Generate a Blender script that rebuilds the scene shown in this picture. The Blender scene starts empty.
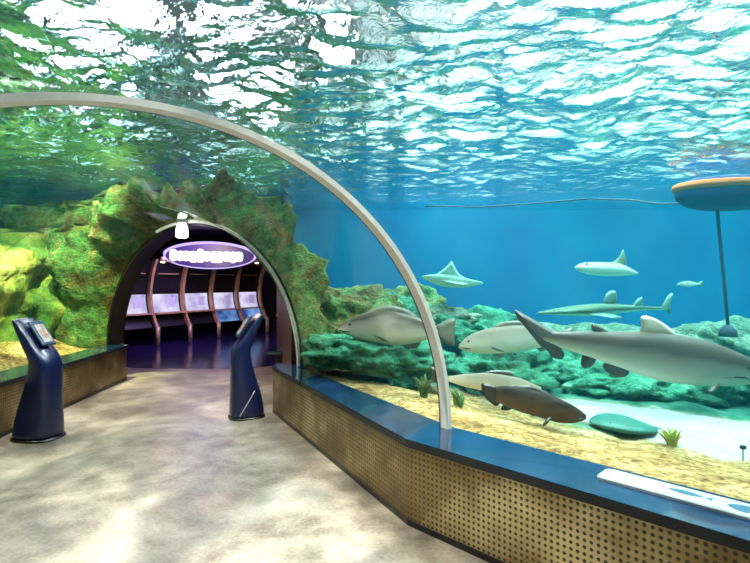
import bpy, bmesh, math, random
import numpy as np
from mathutils import Vector, Matrix, noise

random.seed(4)
SC = bpy.context.scene
COL = SC.collection
F = 500.0            # focal length in pixels
EYE = 1.6            # eye height

def at(px, py, Y):
    """point of the place seen at pixel px, py and Y metres ahead"""
    return Vector(((px-375.0)/F*Y, Y, EYE+(281.5-py)/F*Y))

# ------------------------------------------------------------------ helpers
def link(name, me, mats=(), parent=None, smooth=True):
    o = bpy.data.objects.new(name, me)
    COL.objects.link(o)
    for m in mats if isinstance(mats, (list, tuple)) else (mats,):
        me.materials.append(m)
    if smooth:
        me.polygons.foreach_set('use_smooth', [True]*len(me.polygons))
    if parent is not None:
        o.parent = parent
    return o

def mesh(name, verts, faces, mats=(), parent=None, smooth=False, fix=False):
    me = bpy.data.meshes.new(name)
    me.from_pydata([tuple(v) for v in verts], [], faces)
    if fix:
        bm = bmesh.new(); bm.from_mesh(me)
        bmesh.ops.recalc_face_normals(bm, faces=bm.faces)
        bm.to_mesh(me); bm.free()
    me.update()
    return link(name, me, mats, parent, smooth)

def tag(o, label=None, cat=None, group=None, kind=None):
    if label: o['label'] = label
    if cat: o['category'] = cat
    if group: o['group'] = group
    if kind: o['kind'] = kind
    return o

def empty(name, loc, rz=0.0):
    o = bpy.data.objects.new(name, None)
    COL.objects.link(o)
    o.location = loc; o.rotation_euler = (0, 0, rz)
    o.empty_display_size = 0.1
    return o

class MB:
    """gathers shapes for ONE mesh"""
    def __init__(s): s.v = []; s.f = []; s.m = []
    def add(s, verts, faces, mi=0):
        b = len(s.v)
        s.v += [tuple(x) for x in verts]
        s.f += [tuple(b+i for i in f) for f in faces]
        s.m += [mi]*len(faces)
    def box(s, c, d, R=None, mi=0, taper=1.0):
        vs = []
        for z in (-1, 1):
            k = taper if z > 0 else 1.0
            for x, y in ((-1,-1),(1,-1),(1,1),(-1,1)):
                p = Vector((x*d[0]/2*k, y*d[1]/2*k, z*d[2]/2))
                if R is not None: p = R @ p
                vs.append(p+Vector(c))
        s.add(vs, [(3,2,1,0),(4,5,6,7),(0,1,5,4),(1,2,6,5),(2,3,7,6),(3,0,4,7)], mi)
    def tube(s, pts, r, n=10, mi=0, cap=True):
        pts = [Vector(p) for p in pts]
        rs = r if isinstance(r, (list, tuple)) else [r]*len(pts)
        vs = []; prev = None
        for i, p in enumerate(pts):
            t = (pts[min(i+1, len(pts)-1)]-pts[max(i-1, 0)]).normalized()
            if prev is None:
                u = t.orthogonal().normalized()
            else:
                u = (prev - t*prev.dot(t)).normalized()
            prev = u
            w = t.cross(u)
            for k in range(n):
                a = 2*math.pi*k/n
                vs.append(p+(u*math.cos(a)+w*math.sin(a))*rs[i])
        fs = []
        for i in range(len(pts)-1):
            for k in range(n):
                a, b = i*n+k, i*n+(k+1) % n
                fs.append((a, b, b+n, a+n))
        if cap:
            fs.append(tuple(range(n))[::-1]); fs.append(tuple((len(pts)-1)*n+k for k in range(n)))
        s.add(vs, fs, mi)
    def rings(s, rings, mi=0, cap=True, closed=True):
        n = len(rings[0]); vs = [p for r in rings for p in r]; fs = []
        for i in range(len(rings)-1):
            for k in range(n if closed else n-1):
                a, b = i*n+k, i*n+(k+1) % n
                fs.append((a, b, b+n, a+n))
        if cap:
            fs.append(tuple(range(n))[::-1]); fs.append(tuple((len(rings)-1)*n+k for k in range(n)))
        s.add(vs, fs, mi)
    def build(s, name, mats, parent=None, smooth=False, bevel=0.0, fix=True):
        me = bpy.data.meshes.new(name)
        me.from_pydata(s.v, [], s.f)
        me.update()
        mats = mats if isinstance(mats, (list, tuple)) else (mats,)
        for i, p in enumerate(me.polygons): p.material_index = s.m[i]
        if fix:
            bm = bmesh.new(); bm.from_mesh(me)
            bmesh.ops.recalc_face_normals(bm, faces=bm.faces)
            bm.to_mesh(me); bm.free()
        o = link(name, me, mats, parent, smooth)
        if bevel:
            m = o.modifiers.new('bevel', 'BEVEL'); m.width = bevel; m.segments = 2; m.limit_method = 'ANGLE'
        return o

# ------------------------------------------------------------------ materials
class NT:
    def __init__(s, name):
        s.mat = bpy.data.materials.new(name); s.mat.use_nodes = True
        s.t = s.mat.node_tree; s.t.nodes.clear()
        s.out = s.t.nodes.new('ShaderNodeOutputMaterial')
    def n(s, typ, **kw):
        nd = s.t.nodes.new(typ)
        for k, v in kw.items():
            if k.startswith('i_'):
                key = k[2:].replace('_', ' ')
                nd.inputs[key].default_value = v
            else:
                setattr(nd, k, v)
        return nd
    def l(s, a, b): s.t.links.new(a, b)
    def ramp(s, fac, stops, interp='LINEAR'):
        r = s.n('ShaderNodeValToRGB'); r.color_ramp.interpolation = interp
        el = r.color_ramp.elements
        while len(el) < len(stops): el.new(0.5)
        for e, (p, c) in zip(el, stops):
            e.position = p; e.color = c if len(c) == 4 else (*c, 1)
        s.l(fac, r.inputs['Fac']); return r.outputs['Color']
    def math(s, op, a, b=None, clamp=False):
        m = s.n('ShaderNodeMath', operation=op, use_clamp=clamp)
        for i, v in enumerate((a, b)):
            if v is None: continue
            if isinstance(v, (int, float)): m.inputs[i].default_value = v
            else: s.l(v, m.inputs[i])
        return m.outputs[0]
    def mix(s, fac, a, b, blend='MIX'):
        m = s.n('ShaderNodeMix', data_type='RGBA', blend_type=blend)
        for key, v in ((0, fac), (6, a), (7, b)):
            if isinstance(v, (int, float)): m.inputs[key].default_value = v
            elif isinstance(v, tuple): m.inputs[key].default_value = v if len(v) == 4 else (*v, 1)
            else: s.l(v, m.inputs[key])
        return m.outputs[2]
    def coord(s, which='Object', scale=(1, 1, 1), rot=(0, 0, 0)):
        tc = s.n('ShaderNodeTexCoord'); mp = s.n('ShaderNodeMapping')
        mp.inputs['Scale'].default_value = scale; mp.inputs['Rotation'].default_value = rot
        s.l(tc.outputs[which], mp.inputs['Vector']); return mp.outputs['Vector']
    def noise(s, vec, scale=5, detail=4, rough=.55, dist=0.0):
        nz = s.n('ShaderNodeTexNoise'); nz.inputs['Scale'].default_value = scale
        nz.inputs['Detail'].default_value = detail; nz.inputs['Roughness'].default_value = rough
        nz.inputs['Distortion'].default_value = dist
        s.l(vec, nz.inputs['Vector']); return nz.outputs['Fac']
    def bump(s, h, strength=.3, dist=.02):
        b = s.n('ShaderNodeBump'); b.inputs['Strength'].default_value = strength; b.inputs['Distance'].default_value = dist
        s.l(h, b.inputs['Height']); return b.outputs['Normal']
    def bsdf(s, color=None, rough=.5, metal=0.0, normal=None, spec=.5, coat=0.0, emit=None, estr=0.0):
        b = s.n('ShaderNodeBsdfPrincipled')
        def put(k, v):
            if v is None: return
            if isinstance(v, tuple): b.inputs[k].default_value = v if len(v) == 4 else (*v, 1)
            elif isinstance(v, (int, float)): b.inputs[k].default_value = v
            else: s.l(v, b.inputs[k])
        put('Base Color', color); put('Roughness', rough); put('Metallic', metal); put('Normal', normal)
        put('Specular IOR Level', spec); put('Coat Weight', coat)
        if emit is not None: put('Emission Color', emit); put('Emission Strength', estr)
        s.l(b.outputs[0], s.out.inputs['Surface']); return b

def plain(name, c, rough=.5, metal=0.0, var=.12, scale=6, emit=None, estr=0.0, coat=0.0):
    t = NT(name); v = t.coord('Object')
    nz = t.noise(v, scale, 4)
    lo = tuple(x*(1-var) for x in c); hi = tuple(min(1, x*(1+var)) for x in c)
    t.bsdf(t.ramp(nz, [(.3, lo), (.7, hi)]), rough, metal, emit=emit, estr=estr, coat=coat)
    return t.mat

M = {}
M['black'] = plain('black_paint', (.008, .008, .010), .35)
M['white_trim'] = plain('white_trim', (.93, .94, .92), .3)
M['ring'] = plain('brushed_cream_metal', (.95, .93, .90), .35, 0, .06, 30)
M['navy_top'] = plain('navy_laminate', (.010, .040, .105), .12, 0, .25, 5, coat=.5)
M['navy_edge'] = plain('navy_edge', (.003, .004, .008), .65)
M['kiosk_blue'] = plain('kiosk_blue_plastic', (.004, .010, .058), .28, 0, .15, 4, coat=.25)
M['kiosk_teal'] = plain('kiosk_teal_plastic', (.008, .045, .10), .3, 0, .15, 4)
M['hall_black'] = plain('hall_black', (.010, .009, .014), .5)
M['hall_ceiling'] = plain('hall_ceiling_purple', (.022, .016, .06), .35)
M['brown_panel'] = plain('dark_brown_panel', (.055, .022, .010), .45, 0, .3, 3)
M['orange_wood'] = plain('orange_wood', (.36, .13, .04), .4, 0, .25, 4)
M['rib_wood'] = plain('tan_wood_rib', (.62, .38, .20), .4, 0, .2, 8)
M['post_brass'] = plain('pale_brass', (.75, .55, .30), .3, .3)
M['steel'] = plain('pale_steel', (.65, .66, .68), .3, .6)
M['rope'] = plain('dark_rope', (.02, .035, .05), .8)
M['orange'] = plain('orange_paint', (.62, .15, .008), .7)
M['buoy_blue'] = plain('buoy_blue', (.004, .012, .07), .9)
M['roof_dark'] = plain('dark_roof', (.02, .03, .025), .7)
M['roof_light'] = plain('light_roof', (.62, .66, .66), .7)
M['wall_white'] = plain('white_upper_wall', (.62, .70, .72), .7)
M['eye'] = plain('fish_eye', (.01, .01, .012), .15)

def emat(name, c, s):
    t = NT(name); e = t.n('ShaderNodeEmission'); e.inputs[0].default_value = (*c, 1); e.inputs[1].default_value = s
    t.l(e.outputs[0], t.out.inputs['Surface']); return t.mat
M['lit_sign'] = emat('lit_lettering', (.95, .90, 1), 2.6)
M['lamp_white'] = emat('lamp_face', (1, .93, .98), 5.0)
M['lamp_warm'] = emat('warm_lamp_face', (1, .80, .5), 2.5)

def concrete():
    t = NT('mottled_concrete'); v = t.coord('Object')
    a = t.noise(v, 1.1, 6, .6, .6); b = t.noise(v, 5.0, 6, .6); c = t.noise(v, 40, 3)
    col = t.ramp(a, [(.34, (.07, .05, .034)), (.44, (.20, .15, .11)), (.54, (.42, .345, .28)), (.66, (.74, .64, .57))])
    col = t.mix(.32, col, t.ramp(b, [(.32, (.16, .13, .10)), (.62, (.70, .62, .55))]))
    col = t.mix(.10, col, t.ramp(c, [(.4, (.2, .18, .16)), (.6, (.8, .77, .72))]))
    t.bsdf(col, t.ramp(b, [(.3, (.28,)*3), (.7, (.45,)*3)]), 0, t.bump(c, .12, .004), spec=.35)
    return t.mat
M['concrete'] = concrete()

def hallfloor():
    t = NT('glossy_purple_floor'); v = t.coord('Object')
    b = t.noise(v, 3, 4)
    t.bsdf(t.ramp(b, [(.3, (.012, .010, .05)), (.7, (.03, .022, .10))]), .16, 0, t.bump(t.noise(v, 14, 3), .06, .01))
    return t.mat
M['hall_floor'] = hallfloor()

def perforated():
    t = NT('perforated_brass'); uv = t.coord('UV')
    sep = t.n('ShaderNodeSeparateXYZ'); t.l(uv, sep.inputs[0])
    P = .034
    def cell(o): return t.math('SUBTRACT', t.math('FRACT', t.math('DIVIDE', o, P)), .5)
    fx, fy = cell(sep.outputs[0]), cell(sep.outputs[1])
    d = t.math('SQRT', t.math('ADD', t.math('MULTIPLY', fx, fx), t.math('MULTIPLY', fy, fy)))
    hole = t.math('SUBTRACT', 1.0, t.math('MULTIPLY', t.math('SUBTRACT', d, .22), 10.0, True), True)
    v = t.coord('Object'); nz = t.noise(v, 1.5, 4)
    col = t.ramp(nz, [(.36, (.10, .06, .018)), (.52, (.30, .21, .085)), (.66, (.66, .54, .30))])  # light and dark blotches put floor reflections into the brass colour
    col = t.mix(hole, col, (.045, .028, .012))
    met = t.math('MULTIPLY', t.math('SUBTRACT', 1.0, hole), .75)
    t.bsdf(col, .40, met, t.bump(t.math('SUBTRACT', 1.0, hole), .35, .003))
    return t.mat
M['perforated'] = perforated()

def acrylic():
    t = NT('clear_acrylic')
    tr = t.n('ShaderNodeBsdfTransparent'); tr.inputs[0].default_value = (.97, .99, .985, 1)
    g = t.n('ShaderNodeBsdfGlossy'); g.inputs['Roughness'].default_value = .03
    fr = t.n('ShaderNodeFresnel'); fr.inputs['IOR'].default_value = 1.30
    fac = t.math('MULTIPLY', fr.outputs[0], .55)
    mx = t.n('ShaderNodeMixShader'); t.l(fac, mx.inputs[0]); t.l(tr.outputs[0], mx.inputs[1]); t.l(g.outputs[0], mx.inputs[2])
    t.l(mx.outputs[0], t.out.inputs['Surface']); return t.mat
M['acrylic'] = acrylic()

def surface():
    t = NT('rippled_water_surface'); v = t.coord('Object')
    n1 = t.noise(v, 8.5, 4, .55, .5)
    nrm = t.bump(n1, .65, .045)
    lw = t.n('ShaderNodeLayerWeight'); lw.inputs['Blend'].default_value = .5
    t.l(nrm, lw.inputs['Normal'])
    fac = t.ramp(lw.outputs['Facing'], [(.47, (.02,)*3), (.66, (.96,)*3)])
    tr = t.n('ShaderNodeBsdfTransparent'); tr.inputs[0].default_value = (.95, .99, .99, 1)
    rf = t.n('ShaderNodeBsdfRefraction'); rf.inputs['IOR'].default_value = 1.14; rf.inputs['Roughness'].default_value = .02
    rf.inputs[0].default_value = (.95, .99, .99, 1); t.l(nrm, rf.inputs['Normal'])
    th = t.n('ShaderNodeMixShader'); th.inputs[0].default_value = .76; t.l(tr.outputs[0], th.inputs[1]); t.l(rf.outputs[0], th.inputs[2])
    g = t.n('ShaderNodeBsdfGlossy'); g.inputs['Roughness'].default_value = .04; g.inputs[0].default_value = (.74, 1, .97, 1)
    t.l(nrm, g.inputs['Normal'])
    mx = t.n('ShaderNodeMixShader'); t.l(fac, mx.inputs[0]); t.l(th.outputs[0], mx.inputs[1]); t.l(g.outputs[0], mx.inputs[2])
    t.l(mx.outputs[0], t.out.inputs['Surface']); return t.mat
M['surface'] = surface()

def water_volume():
    t = NT('tank_water')
    a = t.n('ShaderNodeVolumeAbsorption'); a.inputs['Color'].default_value = (.0, .88, .90, 1); a.inputs['Density'].default_value = .085
    s = t.n('ShaderNodeVolumeScatter'); s.inputs['Color'].default_value = (.0, .62, 1, 1); s.inputs['Density'].default_value = .008
    s.inputs['Anisotropy'].default_value = .3
    ad = t.n('ShaderNodeAddShader'); t.l(a.outputs[0], ad.inputs[0]); t.l(s.outputs[0], ad.inputs[1])
    t.l(ad.outputs[0], t.out.inputs['Volume']); return t.mat
M['water'] = water_volume()

def rock(name, stops, scale=1.6, stretch=(1, 1, 1), bstr=.7):
    t = NT(name); v = t.coord('Object', stretch)
    a = t.noise(v, scale, 8, .62, .5); b = t.noise(v, scale*5, 6, .65); c = t.noise(v, scale*18, 4)
    col = t.ramp(a, stops)
    col = t.mix(.65, col, t.ramp(b, [(.34, (.08, .11, .06)), (.64, (.80, .80, .66))]), 'OVERLAY')
    h = t.math('ADD', b, t.math('MULTIPLY', c, .5))
    t.bsdf(col, .8, 0, t.bump(h, bstr, .14), spec=.2)
    return t.mat
M['rock_green'] = rock('algae_rock', [(.30, (.012, .05, .022)), (.43, (.05, .16, .05)), (.54, (.20, .28, .06)), (.63, (.58, .52, .15)), (.78, (.86, .80, .48))], 1.0, (1, 1, .45))
M['rock_brown'] = rock('brown_green_rock', [(.30, (.03, .04, .012)), (.42, (.14, .12, .04)), (.53, (.09, .25, .08)), (.64, (.36, .28, .12)), (.78, (.60, .56, .36))], 1.5)
M['rock_teal'] = rock('grey_green_rock', [(.30, (.015, .09, .05)), (.45, (.04, .22, .13)), (.58, (.08, .36, .25)), (.72, (.50, .66, .52))], 1.3)
M['rock_pale'] = rock('pale_rock', [(.28, (.08, .16, .11)), (.5, (.24, .34, .25)), (.75, (.70, .68, .56))], 1.8)

def tankwall():
    t = NT('blue_tank_wall'); v = t.coord('Object')
    a = t.noise(v, .5, 3)
    t.bsdf(t.ramp(a, [(.3, (.002, .125, .34)), (.7, (.003, .22, .44))]), .8)
    return t.mat
M['tankwall'] = tankwall()
M['greenwall'] = plain('green_tank_wall', (.14, .30, .10), .8, 0, .5, 1)

def sandmat():
    t = NT('golden_gravel_sand'); v = t.coord('Object')
    a = t.noise(v, 3.0, 8, .65); b = t.noise(v, 22, 5, .7); c = t.noise(v, 90, 3)
    gold = t.ramp(a, [(.32, (.14, .085, .035)), (.44, (.33, .22, .10)), (.56, (.50, .37, .19)), (.72, (.80, .69, .48))])
    gold = t.mix(.85, gold, t.ramp(b, [(.36, (.14, .09, .03)), (.60, (.95, .88, .66))]), 'OVERLAY')
    at1 = t.n('ShaderNodeAttribute'); at1.attribute_name = 'white_sand'
    at2 = t.n('ShaderNodeAttribute'); at2.attribute_name = 'algae'
    col = t.mix(at1.outputs['Fac'], gold, t.ramp(a, [(.3, (.50, .52, .50)), (.7, (.74, .76, .74))]))
    grn = t.ramp(a, [(.3, (.02, .10, .06)), (.5, (.06, .27, .17)), (.62, (.12, .40, .28)), (.74, (.75, .84, .74))])
    col = t.mix(at2.outputs['Fac'], col, grn)
    t.bsdf(col, .85, 0, t.bump(t.math('ADD', b, t.math('MULTIPLY', c, .4)), .8, .03), spec=.15)
    return t.mat
M['sand'] = sandmat()

def fishmat(name, back, belly, lo, hi, spot=.3, sc=9, rough=.45):
    """dark back and pale belly: the animal's own pattern, running from belly (-1) to back (1)"""
    t = NT(name); v = t.coord('Object'); v2 = t.coord('Object', (.5, 1, 1.6))
    at_ = t.n('ShaderNodeAttribute'); at_.attribute_name = 'back'
    nz = t.noise(v2, sc, 6, .6)
    z = t.math('ADD', at_.outputs['Fac'], t.math('MULTIPLY', t.math('SUBTRACT', nz, .5), spot*3))
    f = t.math('DIVIDE', t.math('SUBTRACT', z, lo), hi-lo, True)
    col = t.mix(f, belly, back)
    col = t.mix(.35, col, t.ramp(nz, [(.3, (.25,)*3), (.7, (.8,)*3)]), 'OVERLAY')
    t.bsdf(col, rough, 0, t.bump(t.noise(v, sc*8, 3), .3, .006), spec=.14)
    return t.mat

# ------------------------------------------------------------------ plan of the tunnel
ARCH_Z = .57
SEC = [  # right glass foot, left glass foot, right ledge front, left ledge front
    dict(R=(6.17, -2.13), L=(3.45, -4.85)),
    dict(R=(.515, 3.53), L=(-2.60, 1.26)),
    dict(R=(-.92, 6.00), L=(-4.22, 4.90)),
    dict(R=(-.90, 6.15), L=(-4.37, 8.15)),
]
SEC[0]['rf'] = (5.88, -2.42); SEC[1]['rf'] = (.196, 3.27); SEC[2]['rf'] = (-1.27, 6.12); SEC[3]['rf'] = (-1.24, 6.34)
SEC[0]['lf'] = (3.74, -4.56); SEC[1]['lf'] = (-2.26, 1.52); SEC[2]['lf'] = (-3.80, 5.02); SEC[3]['lf'] = (-4.02, 8.15)
RISE = 1.88
def arch(s, n=40, grow=0.0, z0=ARCH_Z):
    R = Vector((*s['R'], z0)); L = Vector((*s['L'], z0))
    c = (R+L)/2; h = (R-L)/2; hl = h.length; u = h/hl
    return [c+u*(hl+grow)*math.cos(math.pi*k/n)+Vector((0, 0, (RISE+grow)*math.sin(math.pi*k/n))) for k in range(n+1)]

# glass panels of the tunnel
for i in range(3):
    a, b = arch(SEC[i]), arch(SEC[i+1])
    vs, fs = [], []
    K = 10 if i < 2 else 3
    for j in range(K+1):
        vs += [p.lerp(q, j/K) for p, q in zip(a, b)]
    for j in range(K):
        for k in range(40):
            p = j*41+k; fs.append((p, p+1, p+42, p+41))
    o = mesh(f'window_{i+1}', vs, fs, M['acrylic'], None, True)
    tag(o, kind='structure')

def arch_band(name, s, w_ax, r0, r1, mat, parent=None, shift=0.0, n=64, part=1.0):
    """a curved strip following an arch: axial width w_ax, from radius offset r0 to r1"""
    R = Vector((*s['R'], 0)); L = Vector((*s['L'], 0)); u = (R-L).normalized(); ax = Vector((-u.y, u.x, 0))
    m = MB(); rings = []
    A = arch(s, n, r0)[:int(n*part)+1]; B = arch(s, n, r1)[:int(n*part)+1]
    for p, q in zip(A, B):
        rings.append([p+ax*(shift-w_ax/2), p+ax*(shift+w_ax/2), q+ax*(shift+w_ax/2), q+ax*(shift-w_ax/2)])
    m.rings(rings)
    return m.build(name, mat, parent, False)

c = (Vector((*SEC[1]['R'], 0))+Vector((*SEC[1]['L'], 0)))/2
ring = empty('arch_ring', (c.x, c.y, ARCH_Z))
tag(ring, 'cream metal arch ring spanning the near glass tunnel from ledge to ledge', 'arch')
def place(o, root):
    o.data.transform(Matrix.Translation(-Vector(root.location))); o.parent = root; return o
place(arch_band('metal_hoop', SEC[1], .075, -.035, -.002, M['ring']), ring)
place(arch_band('rubber_gasket', SEC[1], .012, -.034, -.004, M['black'], None, .045), ring)
o = arch_band('trim_1', SEC[2], .02, -.004, .004, M['acrylic']); tag(o, kind='structure')

# portal frame: black arch with pale outer edge
o = arch_band('trim_2', SEC[3], .28, -.045, -.014, M['black'], None, .13); tag(o, kind='structure')
o = arch_band('trim_3', SEC[3], .03, -.022, .014, M['white_trim'], None, -.06, 64, .62); tag(o, kind='structure')

# ------------------------------------------------------------------ floor
o = mesh('floor', [(-10, -8, 0), (15, -8, 0), (15, 22, 0), (-10, 22, 0)], [(0, 1, 2, 3)], M['concrete']); tag(o, kind='structure')
HALL = [(-1.03, 6.40), (-1.65, 8.6), (-2.9, 20), (-10, 20), (-10, 12.4), (-7.2, 10.9), (-4.45, 8.3)]
pts = [(-1.7, 9.6), (-2.9, 20), (-10, 20), (-10, 12), (-6.6, 9.9), (-4.3, 9.2), (-2.5, 9.15)]
o = mesh('floor_hall', [(x, y, .004) for x, y in pts], [tuple(range(len(pts)))], M['hall_floor']); tag(o, kind='structure')

# ------------------------------------------------------------------ ledges
def ledge(key, foot, name, label):
    root = empty(name, (*SEC[1][key], 0)); tag(root, label, 'ledge')
    F_ = [Vector((*s[key], 0)) for s in SEC]; B_ = [Vector((*s[foot], 0)) for s in SEC]
    # perforated front panels
    for i in range(3):
        a, b = F_[i], F_[i+1]
        inn = (B_[i]-F_[i]).normalized()*.03; inn2 = (B_[i+1]-F_[i+1]).normalized()*.03
        L = (b-a).length
        if L < .3 and key == 'rf': pass
        me = bpy.data.meshes.new('perforated_panel')
        a2, b2 = a+inn, b+inn2
        me.from_pydata([(a2.x, a2.y, .035), (b2.x, b2.y, .035), (b2.x, b2.y, ARCH_Z-.045), (a2.x, a2.y, ARCH_Z-.045)], [], [(0, 1, 2, 3)])
        uv = me.uv_layers.new(name='UVMap')
        for k, c_ in enumerate(((0, 0), (L, 0), (L, .49), (0, .49))): uv.data[k].uv = c_
        o = link('perforated_panel', me, M['perforated'], None, False)
        md = o.modifiers.new('thick', 'SOLIDIFY'); md.thickness = .006
        place(o, root)
    m = MB()
    for i in range(3):
        pass
    m.rings([[F_[i].lerp(B_[i], .02)+Vector((0, 0, ARCH_Z-.02)), F_[i].lerp(B_[i], .02)+Vector((0, 0, ARCH_Z)),
              B_[i]+(B_[i]-F_[i]).normalized()*.03+Vector((0, 0, ARCH_Z)), B_[i]+(B_[i]-F_[i]).normalized()*.03+Vector((0, 0, ARCH_Z-.02))] for i in range(4)])
    place(m.build('countertop', M['navy_top'], None), root)
    m = MB()
    m.rings([[F_[i]+Vector((0, 0, ARCH_Z-.05)), F_[i]+Vector((0, 0, ARCH_Z-.002)),
              F_[i].lerp(B_[i], .08)+Vector((0, 0, ARCH_Z-.021)), F_[i].lerp(B_[i], .08)+Vector((0, 0, ARCH_Z-.05))] for i in range(4)])
    place(m.build('front_lip', M['navy_edge'], None), root)
    m = MB()
    m.rings([[F_[i].lerp(B_[i], .05), F_[i].lerp(B_[i], .05)+Vector((0, 0, .04)), F_[i].lerp(B_[i], .2)+Vector((0, 0, .04)), F_[i].lerp(B_[i], .2)] for i in range(4)])
    place(m.build('toe_kick', M['black'], None), root)
    return root
RL = ledge('rf', 'R', 'tank_ledge', 'navy topped ledge with perforated brass front below the blue shark tank')
LL = ledge('lf', 'L', 'tank_ledge', 'navy topped ledge with perforated brass front below the green rock wall')

# information strip on the right ledge
d_ = Vector((.7071, -.7071, 0)); nrm_ = Vector((.7071, .7071, 0))
base_ = Vector((*SEC[1]['rf'], ARCH_Z))
def onledge(t, off, z=0.0): return base_+d_*t+nrm_*off+Vector((0, 0, z))
info = empty('information_sign', onledge(1.80, .295)); info.rotation_euler = (0, 0, -math.pi/4)
tag(info, 'long white information strip with blue fish pictures lying on the navy ledge', 'panel')
def rrect(hx, hy, r, n=6):
    out = []
    for cx, cy, a0 in ((hx-r, hy-r, 0), (-hx+r, hy-r, 90), (-hx+r, -hy+r, 180), (hx-r, -hy+r, 270)):
        for k in range(n+1):
            a = math.radians(a0+90*k/n); out.append((cx+r*math.cos(a), cy+r*math.sin(a)))
    return out
def slab(name, outline, z0, z1, mat, parent):
    m = MB(); m.rings([[Vector((x, y, z0)) for x, y in outline], [Vector((x, y, z1)) for x, y in outline]])
    return m.build(name, mat, parent)
M['pale_frame'] = plain('pale_grey_frame', (.55, .60, .62), .25, .2)
M['sheet'] = plain('white_sheet', (.66, .74, .78), .2, 0, .03)
M['ink'] = plain('blue_print', (.01, .10, .18), .4)
M['ink2'] = plain('dark_print', (.02, .06, .12), .4)
slab('frame', rrect(.66, .085, .03), 0, .012, M['pale_frame'], info)
slab('printed_sheet', rrect(.645, .072, .025), .0121, .014, M['sheet'], info)
def flatfish(name, cx, cy, L, H, mat, rot=0):
    pts = []
    for k in range(13):
        u = k/12; pts.append((L*(.5-u*.8), H*.5*math.sin(math.pi*min(1, u*.96+.04))**.8))
    tail = [(-.36*L, .12*H), (-.5*L, .5*H), (-.45*L, 0), (-.5*L, -.5*H), (-.36*L, -.12*H)]
    out = pts+tail+[(x, -y) for x, y in reversed(pts)]
    c_, s_ = math.cos(rot), math.sin(rot)
    slab(name, [(cx+x*c_-y*s_, cy+x*s_+y*c_) for x, y in out], .0141, .0148, mat, info)
flatfish('fish_picture', -.25, .012, .19, .05, M['ink'], math.pi)
flatfish('fish_picture', -.02, .0, .16, .085, M['ink'], math.pi)
flatfish('fish_picture', .33, .0, .20, .08, M['ink2'])

# ------------------------------------------------------------------ kiosks
def superell(cx, hx, hy, z, n=28, p=2.8, tilt=0.0):
    out = []
    for k in range(n):
        a = 2*math.pi*k/n; c_, s_ = math.cos(a), math.sin(a)
        x = abs(c_)**(2/p)*math.copysign(1, c_)*hx; y = abs(s_)**(2/p)*math.copysign(1, s_)*hy
        out.append(Vector((cx+x, y, z+x*tilt)))
    return out
def kiosk(loc, rz, label, stripe=False):
    root = empty('information_kiosk', loc, rz); tag(root, label, 'kiosk')
    prof = [(0, -.25, .225, .20), (.06, -.25, .225, .20), (.15, -.235, .222, .195), (.29, -.205, .215, .185), (.45, -.14, .21, .175), (.6, -.085, .205, .168),
            (.72, -.06, .203, .165), (.82, -.052, .192, .162)]
    m = MB()
    R_ = [superell((a+b)/2, (b-a)/2, w, z) for z, a, b, w in prof]
    # the head: sections turn over towards the back
    head = [(-.075, .965, .105, .065), (-.13, 1.065, .088, .072), (-.185, 1.15, .07, .074), (-.23, 1.215, .046, .07), (-.25, 1.245, .02, .055)]
    for cx, cz, hx, _ in head:
        t = math.radians(38)
        ring_ = superell(0, hx, .16, 0)
        R_.append([Vector((cx+.04+p.x*math.cos(t)*1.0, p.y*(.92 if hx < .05 else 1), cz+p.x*math.sin(t)*.35-.02)) for p in ring_])
    m.rings(R_)
    b = m.build('body', M['kiosk_blue'], root, True)
    root.scale = (.93, .93, 1)
    sd = b.modifiers.new('sub', 'SUBSURF'); sd.levels = 1; sd.render_levels = 2
    # screen lies on the sloped upper face
    p0, p1 = Vector((.155, 0, .90)), Vector((-.105, 0, 1.235))
    mid = (p0+p1)/2; u = (p1-p0).normalized(); v = Vector((0, 1, 0)); w = u.cross(v)*-1
    if w.x < 0: w = -w
    Rm = Matrix((u, v, w)).transposed().to_3x3()
    q = MB(); q.box(mid+w*.004, (.31, .19, .03), Rm); bz = q.build('bezel', M['kiosk_teal'], root, bevel=.02)
    q = MB(); q.box(mid+w*.021-u*.01, (.22, .125, .006), Rm); sc = q.build('screen', M['screen'], root, bevel=.002)
    q = MB(); q.box(mid+w*.026-u*.02, (.10, .08, .003), Rm); q.build('picture', M['screen_pic'], sc)
    q = MB(); q.rings([superell(-.012, .25, .212, 0), superell(-.012, .25, .212, .018)]); q.build('base_plate', M['black'], root, True)
    if stripe:  # thin pale strip set diagonally on the body
        q = MB(); pts = []
        for k in range(9):
            f = k/8; z = .05+.28*f; x = .12-.21*f
            pts.append(Vector((x, .190-.012*f, z)))
        q.tube(pts, [.004+.006*math.sin(math.pi*k/8) for k in range(9)], 8); q.build('chrome_stripe', M['steel'], root, True)
    return root
def screenmat():
    t = NT('kiosk_screen'); v = t.coord('Object'); nz = t.noise(v, 14, 4)
    t.bsdf(t.ramp(nz, [(.35, (.22, .24, .28)), (.55, (.46, .46, .50)), (.7, (.42, .30, .29))]), .15, emit=(.8, .78, .8), estr=.06)
    return t.mat
M['screen'] = screenmat()
M['screen_pic'] = plain('screen_picture', (.45, .30, .28), .2, 0, .5, 30)
kiosk((-3.44, 5.13, 0), math.radians(-8), 'navy information kiosk by the green rock wall ledge, leaning left')
k2 = kiosk((-1.53, 5.92, 0), math.radians(180+26), 'navy information kiosk with a pale diagonal stripe, by the end of the shark tank ledge', True)
k2.scale = (.84, .84, 1.0)

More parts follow.
